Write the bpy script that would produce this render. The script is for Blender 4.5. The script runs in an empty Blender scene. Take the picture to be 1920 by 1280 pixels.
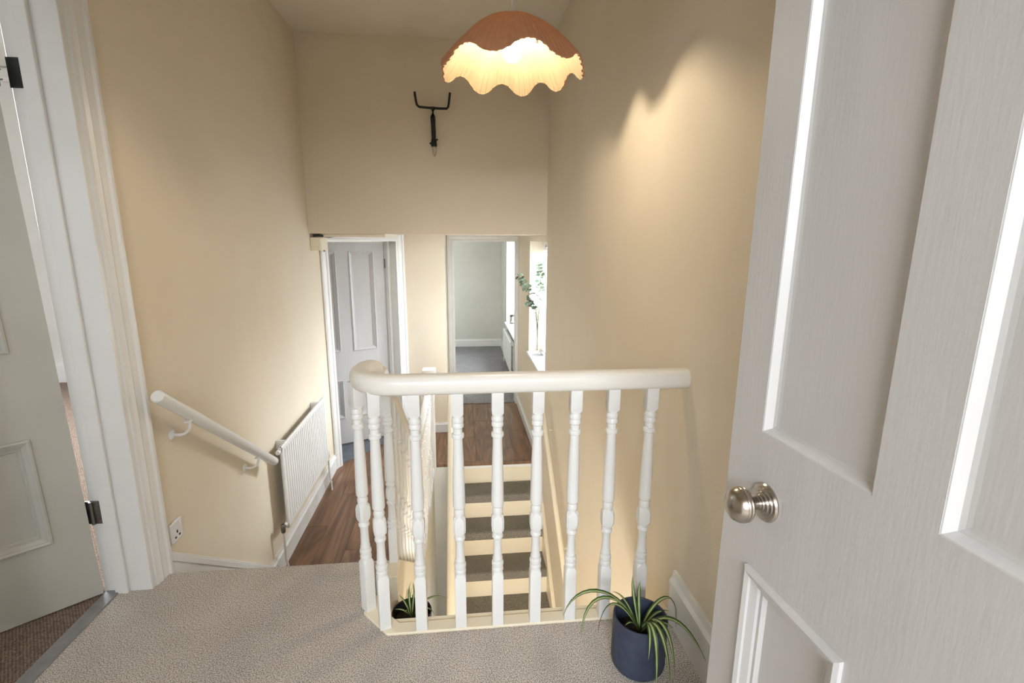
import bpy, bmesh, math, random
from mathutils import Vector, Matrix
random.seed(7)
S = bpy.context.scene
COL = S.collection

# ------------------------------------------------------------------ camera
FPX = 926.515
PITCH, YAW, ROLL, EYE = 0.2062, 0.1056, 0.0052, 1.30
cd = bpy.data.cameras.new('camera')
cd.sensor_width = 36.0
cd.lens = FPX / 1920 * 36.0
cd.clip_start = 0.02
cam = bpy.data.objects.new('camera', cd)
COL.objects.link(cam)
_f = Vector((math.sin(YAW) * math.cos(PITCH), math.cos(YAW) * math.cos(PITCH), -math.sin(PITCH)))
_r0 = Vector((math.cos(YAW), -math.sin(YAW), 0))
_u0 = _r0.cross(_f)
_r = math.cos(ROLL) * _r0 + math.sin(ROLL) * _u0
_u = -math.sin(ROLL) * _r0 + math.cos(ROLL) * _u0
_m = Matrix((_r, _u, -_f)).transposed().to_4x4()
_m.translation = (0, 0, EYE)
cam.matrix_world = _m
S.camera = cam

# ------------------------------------------------------------------ view, world, lights
S.view_settings.view_transform = 'Standard'
S.view_settings.look = 'None'
S.view_settings.gamma = 1.0
S.view_settings.use_curve_mapping = False
S.view_settings.exposure = 0.35

w = bpy.data.worlds.new('daylight')
S.world = w
w.use_nodes = True
bg = w.node_tree.nodes['Background']
bg.inputs[0].default_value = (0.86, 0.93, 1.0, 1)
bg.inputs[1].default_value = 1.6


def area(name, loc, aim, sx, sy, power, color):
    l = bpy.data.lights.new(name, 'AREA')
    l.shape = 'RECTANGLE'
    l.size, l.size_y, l.energy, l.color = sx, sy, power, color
    o = bpy.data.objects.new(name, l)
    COL.objects.link(o)
    d = Vector(aim) - Vector(loc)
    o.matrix_world = Matrix.Translation(loc) @ d.to_track_quat('-Z', 'Z').to_matrix().to_4x4()
    return o


DAY = (0.86, 0.93, 1.0)
# daylight arriving through the windows of the place, then two added fill lamps
area('daylight_hall_window', (0.97, 4.59, 0.70), (0.0, 4.59, 0.62), 0.95, 1.0, 42, DAY)
area('daylight_hall_sky', (1.75, 5.05, 1.60), (-1.1, 2.84, 0.0), 0.5, 0.5, 130, DAY)
area('daylight_end_room_bay', (1.75, 7.75, 0.75), (0.3, 8.1, 0.2), 1.4, 1.2, 160, DAY)
area('daylight_near_room_window', (-0.30, -2.9, 2.20), (0.10, 1.3, 0.2), 2.2, 0.7, 135, (0.89, 0.94, 1.0))
area('daylight_side_room_window', (-3.2, 3.3, 1.9), (-2.8, 2.0, 0.6), 1.4, 1.3, 110, DAY)
area('fill_angled_door_room', (-2.1, 6.0, 1.1), (-1.3, 4.9, 0.0), 0.9, 0.9, 40, DAY)  # small fill lamp added inside this room, which has no window
area('fill_lower_hall', (0.1, 0.6, -1.0), (0.2, 3.0, -1.7), 1.0, 0.8, 42, (1.0, 0.94, 0.86))  # added warm fill that brightens the lower stairwell, no window there


# ------------------------------------------------------------------ materials
def new_mat(name):
    m = bpy.data.materials.new(name)
    m.use_nodes = True
    nt = m.node_tree
    b = nt.nodes['Principled BSDF']
    return m, nt, b


def srgb(r, g, b):
    f = lambda c: (c / 255 / 12.92) if c / 255 <= 0.04045 else ((c / 255 + 0.055) / 1.055) ** 2.4
    return (f(r), f(g), f(b), 1)


def noisy(name, c1, c2, scale=8, rough=0.5, bump=0.0, bscale=60, detail=4, spec=0.5, metal=0.0, bdist=0.01, stretch=None):
    m, nt, b = new_mat(name)
    tc = nt.nodes.new('ShaderNodeTexCoord')
    mp = nt.nodes.new('ShaderNodeMapping')
    nt.links.new(tc.outputs['Object'], mp.inputs[0])
    if stretch:
        mp.inputs['Scale'].default_value = stretch
    n = nt.nodes.new('ShaderNodeTexNoise')
    n.inputs['Scale'].default_value = scale
    n.inputs['Detail'].default_value = detail
    nt.links.new(mp.outputs[0], n.inputs[0])
    r = nt.nodes.new('ShaderNodeValToRGB')
    r.color_ramp.elements[0].position = 0.32
    r.color_ramp.elements[1].position = 0.68
    r.color_ramp.elements[0].color = c1
    r.color_ramp.elements[1].color = c2
    nt.links.new(n.outputs['Fac'], r.inputs[0])
    nt.links.new(r.outputs[0], b.inputs['Base Color'])
    b.inputs['Roughness'].default_value = rough
    b.inputs['Metallic'].default_value = metal
    b.inputs['Specular IOR Level'].default_value = spec
    if bump:
        n2 = nt.nodes.new('ShaderNodeTexNoise')
        n2.inputs['Scale'].default_value = bscale
        n2.inputs['Detail'].default_value = 3
        nt.links.new(mp.outputs[0], n2.inputs[0])
        bp = nt.nodes.new('ShaderNodeBump')
        bp.inputs['Strength'].default_value = bump
        bp.inputs['Distance'].default_value = bdist
        nt.links.new(n2.outputs['Fac'], bp.inputs['Height'])
        nt.links.new(bp.outputs[0], b.inputs['Normal'])
    return m


M = {}
M['wall'] = noisy('magnolia_wall_paint', srgb(231, 219, 198), srgb(234, 223, 203), 3, 0.85, 0.12, 130, spec=0.2, bdist=0.004)
M['ceil'] = noisy('ceiling_paint', srgb(232, 224, 208), srgb(236, 229, 214), 3, 0.9, 0.1, 120, spec=0.2, bdist=0.004)
M['pale'] = noisy('pale_room_paint', srgb(214, 214, 206), srgb(219, 219, 212), 3, 0.9, spec=0.2)
M['rail'] = noisy('white_handrail_paint', srgb(236, 233, 226), srgb(240, 237, 231), 5, 0.28, 0.04, 50, bdist=0.003)
M['white'] = noisy('white_gloss_paint', srgb(233, 233, 231), srgb(238, 238, 236), 5, 0.32, 0.05, 70, bdist=0.003)
M['cream'] = noisy('cream_gloss_paint', srgb(240, 230, 206), srgb(243, 234, 212), 5, 0.38, 0.05, 60, bdist=0.003)
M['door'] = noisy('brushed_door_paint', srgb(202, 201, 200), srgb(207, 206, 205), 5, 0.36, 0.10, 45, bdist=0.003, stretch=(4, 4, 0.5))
M['greydoor'] = noisy('aged_door_paint', srgb(186, 186, 179), srgb(193, 193, 186), 5, 0.45, 0.08, 60, bdist=0.003)
M['metal'] = noisy('brushed_nickel', srgb(172, 166, 158), srgb(190, 184, 176), 20, 0.24, metal=1.0)
M['steel'] = noisy('dull_steel', srgb(120, 118, 114), srgb(150, 148, 144), 30, 0.4, metal=1.0)
M['bar'] = noisy('grey_aluminium_bar', srgb(132, 132, 134), srgb(150, 150, 152), 20, 0.45)
M['dark'] = noisy('black_iron', srgb(18, 20, 19), srgb(30, 32, 30), 30, 0.5, 0.2, 90)
M['black'] = noisy('black_void', srgb(6, 6, 6), srgb(10, 10, 10), 10, 0.8)
M['plastic'] = noisy('white_plastic', srgb(232, 232, 234), srgb(236, 236, 238), 10, 0.3)
M['navy'] = noisy('dark_blue_glaze', srgb(56, 63, 84), srgb(66, 74, 96), 30, 0.5)
M['soil'] = noisy('potting_soil', srgb(28, 22, 18), srgb(52, 42, 34), 80, 0.95, 0.8, 120)
M['leafd'] = noisy('leaf_green', srgb(44, 74, 34), srgb(66, 98, 46), 30, 0.45)
M['leafl'] = noisy('leaf_cream_stripe', srgb(176, 190, 128), srgb(196, 206, 150), 30, 0.45)
M['leaftip'] = noisy('dry_leaf', srgb(120, 70, 44), srgb(140, 84, 54), 30, 0.6)
M['euc'] = noisy('eucalyptus_leaf', srgb(74, 94, 76), srgb(112, 130, 106), 30, 0.6)
M['stem'] = noisy('twig', srgb(84, 76, 58), srgb(104, 92, 70), 30, 0.7)
M['petal'] = noisy('white_petal', srgb(244, 244, 242), srgb(250, 250, 250), 30, 0.6)
M['red'] = noisy('red_tag', srgb(150, 30, 50), srgb(170, 40, 60), 30, 0.5)
M['bead'] = noisy('grey_filler', srgb(170, 164, 150), srgb(215, 208, 190), 60, 0.8, 0.4, 120)
M['greyv'] = noisy('slate_vinyl', srgb(92, 98, 106), srgb(112, 118, 126), 14, 0.5)


def carpet(name, c1, c2, c3, scale):
    m, nt, b = new_mat(name)
    tc = nt.nodes.new('ShaderNodeTexCoord')
    n = nt.nodes.new('ShaderNodeTexNoise')
    n.inputs['Scale'].default_value = scale
    n.inputs['Detail'].default_value = 2
    nt.links.new(tc.outputs['Object'], n.inputs[0])
    r = nt.nodes.new('ShaderNodeValToRGB')
    e = r.color_ramp.elements
    e[0].position, e[0].color = 0.34, c1
    e[1].position, e[1].color = 0.66, c3
    k = e.new(0.5)
    k.color = c2
    nt.links.new(n.outputs['Fac'], r.inputs[0])
    n3 = nt.nodes.new('ShaderNodeTexNoise')
    n3.inputs['Scale'].default_value = 5
    nt.links.new(tc.outputs['Object'], n3.inputs[0])
    mr = nt.nodes.new('ShaderNodeMapRange')
    mr.inputs['To Min'].default_value = 0.86
    mr.inputs['To Max'].default_value = 1.12
    nt.links.new(n3.outputs['Fac'], mr.inputs[0])
    mx = nt.nodes.new('ShaderNodeVectorMath')
    mx.operation = 'SCALE'
    nt.links.new(r.outputs[0], mx.inputs[0])
    nt.links.new(mr.outputs[0], mx.inputs['Scale'])
    nt.links.new(mx.outputs[0], b.inputs['Base Color'])
    b.inputs['Roughness'].default_value = 0.95
    b.inputs['Specular IOR Level'].default_value = 0.1
    n2 = nt.nodes.new('ShaderNodeTexNoise')
    n2.inputs['Scale'].default_value = scale * 1.1
    n2.inputs['Detail'].default_value = 2
    nt.links.new(tc.outputs['Object'], n2.inputs[0])
    bp = nt.nodes.new('ShaderNodeBump')
    bp.inputs['Strength'].default_value = 0.9
    bp.inputs['Distance'].default_value = 0.008
    nt.links.new(n2.outputs['Fac'], bp.inputs['Height'])
    nt.links.new(bp.outputs[0], b.inputs['Normal'])
    return m


M['carpet'] = carpet('beige_grey_twist_carpet', srgb(138, 124, 113), srgb(222, 211, 200), srgb(255, 252, 248), 290)
M['greycarpet'] = carpet('grey_stair_carpet', srgb(116, 111, 102), srgb(142, 137, 127), srgb(168, 162, 151), 200)
M['roomcarpet'] = carpet('grey_room_carpet', srgb(122, 120, 122), srgb(148, 146, 148), srgb(176, 174, 176), 90)


def loop_carpet():
    m, nt, b = new_mat('brown_loop_carpet')
    tc = nt.nodes.new('ShaderNodeTexCoord')
    mp = nt.nodes.new('ShaderNodeMapping')
    mp.inputs['Rotation'].default_value = (0, 0, 0.9)
    mp.inputs['Scale'].default_value = (120, 120, 120)
    nt.links.new(tc.outputs['Object'], mp.inputs[0])
    v = nt.nodes.new('ShaderNodeTexVoronoi')
    v.inputs['Randomness'].default_value = 0.25
    v.inputs['Scale'].default_value = 1.0
    nt.links.new(mp.outputs[0], v.inputs[0])
    r = nt.nodes.new('ShaderNodeValToRGB')
    r.color_ramp.elements[0].position = 0.1
    r.color_ramp.elements[0].color = srgb(176, 156, 138)
    r.color_ramp.elements[1].position = 0.7
    r.color_ramp.elements[1].color = srgb(96, 76, 66)
    nt.links.new(v.outputs['Distance'], r.inputs[0])
    nt.links.new(r.outputs[0], b.inputs['Base Color'])
    b.inputs['Roughness'].default_value = 0.95
    bp = nt.nodes.new('ShaderNodeBump')
    bp.invert = True
    bp.inputs['Distance'].default_value = 0.005
    nt.links.new(v.outputs['Distance'], bp.inputs['Height'])
    nt.links.new(bp.outputs[0], b.inputs['Normal'])
    return m


M['loop'] = loop_carpet()


def wood():
    m, nt, b = new_mat('oak_laminate')
    tc = nt.nodes.new('ShaderNodeTexCoord')
    oi = nt.nodes.new('ShaderNodeObjectInfo')
    ad = nt.nodes.new('ShaderNodeVectorMath')
    ad.operation = 'ADD'
    sc = nt.nodes.new('ShaderNodeVectorMath')
    sc.operation = 'SCALE'
    sc.inputs[0].default_value = (13, 29, 7)
    nt.links.new(oi.outputs['Random'], sc.inputs['Scale'])
    nt.links.new(tc.outputs['Object'], ad.inputs[0])
    nt.links.new(sc.outputs[0], ad.inputs[1])
    mp = nt.nodes.new('ShaderNodeMapping')
    mp.inputs['Scale'].default_value = (6.0, 0.7, 1)
    nt.links.new(ad.outputs[0], mp.inputs[0])
    n = nt.nodes.new('ShaderNodeTexNoise')
    n.inputs['Scale'].default_value = 1.3
    n.inputs['Detail'].default_value = 2
    n.inputs['Distortion'].default_value = 0.6
    nt.links.new(mp.outputs[0], n.inputs[0])
    mu = nt.nodes.new('ShaderNodeMath')
    mu.operation = 'MULTIPLY'
    mu.inputs[1].default_value = 9.0
    nt.links.new(n.outputs['Fac'], mu.inputs[0])
    fr = nt.nodes.new('ShaderNodeMath')
    fr.operation = 'PINGPONG'
    fr.inputs[1].default_value = 1.0
    nt.links.new(mu.outputs[0], fr.inputs[0])
    n2 = nt.nodes.new('ShaderNodeTexNoise')
    mp2 = nt.nodes.new('ShaderNodeMapping')
    mp2.inputs['Scale'].default_value = (120, 5, 1)
    nt.links.new(ad.outputs[0], mp2.inputs[0])
    nt.links.new(mp2.outputs[0], n2.inputs[0])
    n2.inputs['Scale'].default_value = 1.0
    mixf = nt.nodes.new('ShaderNodeMath')
    mixf.operation = 'MULTIPLY_ADD'
    mixf.inputs[1].default_value = 0.55
    nt.links.new(fr.outputs[0], mixf.inputs[0])
    m2 = nt.nodes.new('ShaderNodeMath')
    m2.operation = 'MULTIPLY'
    m2.inputs[1].default_value = 0.45
    nt.links.new(n2.outputs['Fac'], m2.inputs[0])
    nt.links.new(m2.outputs[0], mixf.inputs[2])
    r = nt.nodes.new('ShaderNodeValToRGB')
    r.color_ramp.elements[0].position = 0.1
    r.color_ramp.elements[0].color = srgb(98, 70, 50)
    r.color_ramp.elements[1].position = 0.8
    r.color_ramp.elements[1].color = srgb(148, 112, 82)
    nt.links.new(mixf.outputs[0], r.inputs[0])
    mr = nt.nodes.new('ShaderNodeMapRange')
    mr.inputs['To Min'].default_value = 0.93
    mr.inputs['To Max'].default_value = 1.07
    nt.links.new(oi.outputs['Random'], mr.inputs[0])
    mx = nt.nodes.new('ShaderNodeVectorMath')
    mx.operation = 'SCALE'
    nt.links.new(r.outputs[0], mx.inputs[0])
    nt.links.new(mr.outputs[0], mx.inputs['Scale'])
    nt.links.new(mx.outputs[0], b.inputs['Base Color'])
    b.inputs['Roughness'].default_value = 0.42
    return m


M['wood'] = wood()


def glass(name, rough=0.02):
    m, nt, b = new_mat(name)
    b.inputs['Transmission Weight'].default_value = 1.0
    b.inputs['Roughness'].default_value = rough
    b.inputs['IOR'].default_value = 1.45
    n = nt.nodes.new('ShaderNodeTexNoise')
    n.inputs['Scale'].default_value = 4
    r = nt.nodes.new('ShaderNodeValToRGB')
    r.color_ramp.elements[0].color = (0.95, 0.97, 0.97, 1)
    r.color_ramp.elements[1].color = (1, 1, 1, 1)
    nt.links.new(n.outputs['Fac'], r.inputs[0])
    nt.links.new(r.outputs[0], b.inputs['Base Color'])
    return m


M['glass'] = glass('clear_glass')


def pane_glass():
    m, nt, b = new_mat('window_pane_glass')
    b.inputs['Roughness'].default_value = 0.03
    b.inputs['Base Color'].default_value = (0.8, 0.85, 0.85, 1)
    t = nt.nodes.new('ShaderNodeBsdfTransparent')
    fr = nt.nodes.new('ShaderNodeFresnel')
    fr.inputs[0].default_value = 1.45
    g = nt.nodes.new('ShaderNodeBsdfGlossy')
    g.inputs['Roughness'].default_value = 0.02
    mx = nt.nodes.new('ShaderNodeMixShader')
    ml_ = nt.nodes.new('ShaderNodeMath')
    ml_.operation = 'MULTIPLY'
    ml_.inputs[1].default_value = 0.45
    nt.links.new(fr.outputs[0], ml_.inputs[0])
    nt.links.new(ml_.outputs[0], mx.inputs[0])
    nt.links.new(t.outputs[0], mx.inputs[1])
    nt.links.new(g.outputs[0], mx.inputs[2])
    nt.links.new(mx.outputs[0], nt.nodes['Material Output'].inputs[0])
    return m


M['pane'] = pane_glass()


def fabric(name, c1, c2, trans):
    m, nt, b = new_mat(name)
    tc = nt.nodes.new('ShaderNodeTexCoord')
    n = nt.nodes.new('ShaderNodeTexNoise')
    n.inputs['Scale'].default_value = 40
    nt.links.new(tc.outputs['Object'], n.inputs[0])
    r = nt.nodes.new('ShaderNodeValToRGB')
    r.color_ramp.elements[0].color = c1
    r.color_ramp.elements[1].color = c2
    nt.links.new(n.outputs['Fac'], r.inputs[0])
    nt.links.new(r.outputs[0], b.inputs['Base Color'])
    b.inputs['Roughness'].default_value = 0.8
    t = nt.nodes.new('ShaderNodeBsdfTranslucent')
    nt.links.new(r.outputs[0], t.inputs[0])
    mx = nt.nodes.new('ShaderNodeMixShader')
    mx.inputs[0].default_value = trans
    nt.links.new(b.outputs[0], mx.inputs[1])
    nt.links.new(t.outputs[0], mx.inputs[2])
    nt.links.new(mx.outputs[0], nt.nodes['Material Output'].inputs[0])
    return m


M['shade'] = fabric('peach_pleated_fabric', srgb(206, 148, 110), srgb(220, 164, 126), 0.25)
M['lining'] = fabric('cream_shade_lining', srgb(142, 126, 98), srgb(150, 134, 106), 0.12)

mb, nt, b = new_mat('glowing_bulb')
b.inputs['Base Color'].default_value = (1, 0.95, 0.85, 1)
b.inputs['Emission Color'].default_value = (1.0, 0.85, 0.63, 1)
b.inputs['Emission Strength'].default_value = 195
M['bulb'] = mb


# ------------------------------------------------------------------ mesh helpers
class MB:
    def __init__(self):
        self.v, self.f, self.mi, self.sm = [], [], [], []

    def add(self, vs, fs, mi=0, smooth=False):
        k = len(self.v)
        self.v += [tuple(p) for p in vs]
        for f in fs:
            self.f.append([i + k for i in f])
            self.mi.append(mi)
            self.sm.append(smooth)
        return self

    def box(self, a, b, mi=0):
        (x0, y0, z0), (x1, y1, z1) = a, b
        x0, x1 = min(x0, x1), max(x0, x1)
        y0, y1 = min(y0, y1), max(y0, y1)
        z0, z1 = min(z0, z1), max(z0, z1)
        vs = [(x0, y0, z0), (x1, y0, z0), (x1, y1, z0), (x0, y1, z0), (x0, y0, z1), (x1, y0, z1), (x1, y1, z1), (x0, y1, z1)]
        fs = [(0, 3, 2, 1), (4, 5, 6, 7), (0, 1, 5, 4), (1, 2, 6, 5), (2, 3, 7, 6), (3, 0, 4, 7)]
        return self.add(vs, fs, mi)

    def obox(self, o, ex, ey, ez, a, b, mi=0):
        """box in a local frame"""
        o, ex, ey, ez = Vector(o), Vector(ex), Vector(ey), Vector(ez)
        t = MB().box(a, b)
        vs = [o + ex * p[0] + ey * p[1] + ez * p[2] for p in t.v]
        fs = t.f
        if ex.cross(ey).dot(ez) < 0:
            fs = [list(reversed(f)) for f in fs]
        return self.add(vs, fs, mi)

    def prism(self, poly, z0, z1, mi=0):
        """vertical prism over xy polygon (counter-clockwise)"""
        n = len(poly)
        vs = [(x, y, z0) for x, y in poly] + [(x, y, z1) for x, y in poly]
        fs = [tuple(reversed(range(n))), tuple(range(n, 2 * n))]
        fs += [(i, (i + 1) % n, n + (i + 1) % n, n + i) for i in range(n)]
        return self.add(vs, fs, mi)

    def xprism(self, poly, x0, x1, mi=0):
        """prism along x over a (y,z) polygon (counter-clockwise seen from +x)"""
        n = len(poly)
        vs = [(x0, y, z) for y, z in poly] + [(x1, y, z) for y, z in poly]
        fs = [tuple(reversed(range(n))), tuple(range(n, 2 * n))]
        fs += [(i, (i + 1) % n, n + (i + 1) % n, n + i) for i in range(n)]
        return self.add(vs, fs, mi)

    def lathe(self, prof, c, seg=24, axis=None, mi=0, smooth=True, caps=True):
        """prof: (radius, height) list, revolved about axis at c"""
        ez = Vector(axis or (0, 0, 1)).normalized()
        ex = ez.orthogonal().normalized()
        ey = ez.cross(ex)
        c = Vector(c)
        vs, fs = [], []
        for r, h in prof:
            for i in range(seg):
                a = 2 * math.pi * i / seg
                vs.append(c + ez * h + (ex * math.cos(a) + ey * math.sin(a)) * r)
        for j in range(len(prof) - 1):
            for i in range(seg):
                i2 = (i + 1) % seg
                fs.append((j * seg + i, j * seg + i2, (j + 1) * seg + i2, (j + 1) * seg + i))
        if caps:
            fs.append(tuple(reversed(range(seg))))
            fs.append(tuple(range((len(prof) - 1) * seg, len(prof) * seg)))
        return self.add(vs, fs, mi, smooth)

    def tube(self, pts, r, seg=10, mi=0, ry=None, up=(0, 0, 1), caps=True):
        """swept elliptical tube; r may be list"""
        pts = [Vector(p) for p in pts]
        n = len(pts)
        vs, fs = [], []
        for k, p in enumerate(pts):
            t = (pts[min(k + 1, n - 1)] - pts[max(k - 1, 0)]).normalized()
            sd = t.cross(Vector(up))
            if sd.length < 1e-4:
                sd = t.orthogonal()
            sd.normalize()
            u2 = sd.cross(t).normalized()
            rr = r[k] if isinstance(r, (list, tuple)) else r
            r2 = rr if ry is None else ry
            for i in range(seg):
                a = 2 * math.pi * i / seg
                vs.append(p + sd * math.cos(a) * rr + u2 * math.sin(a) * r2)
        for k in range(n - 1):
            for i in range(seg):
                i2 = (i + 1) % seg
                fs.append((k * seg + i2, k * seg + i, (k + 1) * seg + i, (k + 1) * seg + i2))
        if caps:
            fs.append(tuple(range(seg)))
            fs.append(tuple(reversed(range((n - 1) * seg, n * seg))))
        return self.add(vs, fs, mi, True)

    def build(self, name, mats, parent=None, bevel=0.0, bseg=2):
        me = bpy.data.meshes.new(name)
        off = Vector((0, 0, 0))
        if parent is not None:
            q = parent
            while q is not None:
                off += q.location
                q = q.parent
        me.from_pydata([Vector(p) - off for p in self.v], [], self.f)
        if not isinstance(mats, (list, tuple)):
            mats = [mats]
        for m in mats:
            me.materials.append(m)
        for p, i, s in zip(me.polygons, self.mi, self.sm):
            p.material_index = i
            p.use_smooth = s
        me.update()
        bm = bmesh.new()
        bm.from_mesh(me)
        bmesh.ops.recalc_face_normals(bm, faces=bm.faces)
        bm.to_mesh(me)
        bm.free()
        if any(self.sm):
            try:
                me.set_sharp_from_angle(angle=math.radians(40))
            except Exception:
                pass
        o = bpy.data.objects.new(name, me)
        COL.objects.link(o)
        if parent is not None:
            o.parent = parent
        if bevel:
            md = o.modifiers.new('bevel', 'BEVEL')
            md.width = bevel
            md.segments = bseg
            md.limit_method = 'ANGLE'
            md.angle_limit = math.radians(40)
        return o


def tag(o, label, cat, group=None):
    o['label'] = label
    o['category'] = cat
    if group:
        o['group'] = group
    return o


def thing(name, loc, label, cat, group=None):
    o = bpy.data.objects.new(name, None)
    o.empty_display_size = 0.05
    o.location = loc
    COL.objects.link(o)
    return tag(o, label, cat, group)


def struct(o, label=None):
    o['kind'] = 'structure'
    if label:
        o['label'] = label
    return o


def bez(p0, p1, p2, n=10):
    p0, p1, p2 = Vector(p0), Vector(p1), Vector(p2)
    return [(1 - t) ** 2 * p0 + 2 * t * (1 - t) * p1 + t * t * p2 for t in [i / (n - 1) for i in range(n)]]


# ------------------------------------------------------------------ measures
XL, XR = -1.173, 0.721
YB = 4.118                 # bulkhead face
ZC, ZB = 2.764, 1.327      # high and low ceilings
ZL = -0.7955               # wooden half landing
ZG = -2.96                 # floor below
YN = 1.86                  # nosing of the upper landing
YL = 4.39                  # nosing of the half landing
TK = 0.03
XS = -0.29                 # stair balustrade
# angled door wall
A = Vector((-1.163, 4.40, 0))
D = Vector((0.6111, 0.7916, 0))
NB = Vector((-0.7916, 0.6111, 0))    # away from the landing

# ------------------------------------------------------------------ walls
b = MB()
b.box((XL - .157, 1.79, ZG), (XL, 4.385, ZC))
b.box((XL - .157, -.5, ZG), (XL, .97, ZC))
b.box((XL - .157, .97, 2.13), (XL, 1.79, ZC))
b.box((XL - .157, .97, ZG), (XL, 1.79, -.02))
struct(b.build('wall_left', M['wall']))

b = MB()
T = .23
b.box((XR, -.5, ZG), (XR + T, 4.085, ZC))
b.box((XR, 4.085, ZG), (XR + T, 5.10, .09))
b.box((XR, 4.085, 1.27), (XR + T, 5.10, ZC))
b.box((XR, 5.10, ZG), (XR + T, 6.2, ZC))
struct(b.build('wall_right', M['wall']))

struct(MB().box((XL - .1, YB, ZB), (XR + .05, YB + .13, ZC + .05)).build('wall_bulkhead', M['wall']), 'cream bulkhead wall above the low passage')

b = MB()
for s0, s1, z0, z1 in ((-.06, .06, ZL - .1, ZB), (.87, 1.0, ZL - .1, ZB), (.06, .87, 1.262, ZB)):
    b.obox(A, D, NB, (0, 0, 1), (s0, 0, z0), (s1, .11, z1))
struct(b.build('wall_angled', M['wall']))
struct(MB().prism([(-.553, 5.19), (-.156, 5.19), (-.156, 6.08), (-.62, 6.08)], ZL - .1, ZB).build('wall_centre', M['wall']))

b = MB()
b.box((-1.7, 6.08, ZL - .1), (-.10, 6.21, 1.7))
b.box((.705, 6.08, ZL - .1), (1.0, 6.21, 1.7))
b.box((-.10, 6.08, 1.275), (.705, 6.21, 1.7))
struct(b.build('wall_far', M['wall']))

# near wall with the opening the viewer stands in
b = MB()
b.box((XL - .157, -.60, ZG), (-.62, -.48, ZC))
b.box((.56, -.60, ZG), (XR + T, -.48, ZC))
b.box((-.62, -.60, 2.0), (.56, -.48, ZC))
b.box((-.62, -.60, ZG), (.56, -.48, -.02))
struct(b.build('wall_near', M['wall']))

# ceilings
struct(MB().box((XL - .157, -.6, ZC), (XR + T, YB + .13, ZC + .1)).build('ceiling_high', M['ceil']))
b = MB().box((-2.5, YB + .13, ZB), (XR + T, 6.08, ZB + .1))
struct(b.build('ceiling_low', M['ceil']))

# end room
b = MB()
b.box((-1.8, 9.545, ZL - .1), (1.9, 9.65, 1.75))
struct(b.build('wall_end_room_back', M['pale']))
b = MB()
b.box((.80, 8.47, ZL - .1), (1.9, 9.545, 1.75))
b.box((.80, 6.90, ZL - .1), (.90, 8.47, -.16))
b.box((.80, 6.21, ZL - .1), (1.9, 6.90, 1.75))
b.box((.80, 6.90, 1.25), (.90, 8.47, 1.75))
struct(b.build('wall_end_room_right', M['pale']))
struct(MB().box((-1.8, 6.21, ZL - .1), (-1.7, 9.6, 1.75)).build('wall_end_room_left', M['pale']))
struct(MB().box((-1.8, 6.1, 1.65), (1.9, 9.65, 1.75)).build('ceiling_end_room', M['ceil']))
struct(MB().box((-1.8, 6.14, ZL - .06), (1.9, 9.6, ZL + .004)).build('floor_end_room', M['roomcarpet']))
# angled-door room
b = MB()
b.box((-3.0, 4.3, ZL - .1), (-2.9, 6.6, 1.4))
b.box((-3.0, 6.5, ZL - .1), (-1.7, 6.6, 1.4))
b.box((-3.0, 4.2, ZL - .1), (XL - .157, 4.3, 1.4))
b.box((-1.8, 6.2, ZL - .1), (-1.7, 6.6, 1.4))
struct(b.build('wall_angled_room', M['pale']))
struct(MB().box((-3.0, 4.2, 1.3), (-.6, 6.6, 1.4)).build('ceiling_angled_room', M['ceil']))
q0 = A + D * -.02 + NB * .03
q1 = A + D * 1.05 + NB * .03
struct(MB().prism([(q0.x, q0.y), (q1.x, q1.y), (-.5, 6.1), (-2.95, 6.55), (-2.95, 4.3), (-1.3, 4.3)], ZL - .05, ZL + .006).build('floor_angled_room', M['greyv']))
# side room on the left
b = MB()
b.box((-4.4, 4.7, -.3), (XL - .157, 4.8, 2.7))
b.box((-4.5, -.5, -.3), (-4.4, 4.8, 2.7))
b.box((-4.5, -.6, -.3), (XL - .157, -.5, 2.7))
struct(b.build('wall_side_room', M['white']))
struct(MB().box((-4.5, -.6, 2.6), (XL - .157, 4.8, 2.7)).build('ceiling_side_room', M['white']))
struct(MB().box((-4.4, -.5, -.05), (XL - .147, 4.7, .004)).build('floor_side_room', M['loop']))
struct(MB().box((-4.4, 4.68, .004), (XL - .157, 4.7, .17)).build('baseboard_side_room', M['white'], bevel=.004))
struct(MB().box((-4.4, 4.64, 2.5), (XL - .157, 4.7, 2.6)).build('trim_side_room_cornice', M['white'], bevel=.02))
# room behind the viewer
b = MB()
b.box((-2.4, -3.6, -.1), (-2.3, -.6, ZC))
b.box((2.3, -3.6, -.1), (2.4, -.6, ZC))
b.box((-2.4, -3.7, -.1), (2.4, -3.6, ZC))
b.box((-2.4, -.61, -.1), (XL - .157, -.60, ZC))
b.box((XR + T, -.61, -.1), (2.4, -.60, ZC))
struct(b.build('wall_viewer_room', M['white']))
struct(MB().box((-2.4, -3.6, -.1), (2.4, -.49, 0)).build('floor_viewer_room', M['carpet']))
struct(MB().box((-2.4, -3.6, ZC), (2.4, -.6, ZC + .1)).build('ceiling_viewer_room', M['ceil']))

# ------------------------------------------------------------------ floors
land = MB().prism([(-1.295, -.5), (XR, -.5), (XR, 1.455), (-.25, 1.455), (-.335, 1.545), (-.335, YN), (XL, YN), (XL, 1.80), (-1.295, 1.80)], -.22, 0)
struct(land.build('floor_upper_landing', M['carpet'], bevel=.014, bseg=3))
struct(MB().box((-1.33, .95, -.005), (-1.28, 1.765, .006)).build('trim_door_bar', M['bar'], bevel=.003), 'grey metal carpet bar across the left doorway')

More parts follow.
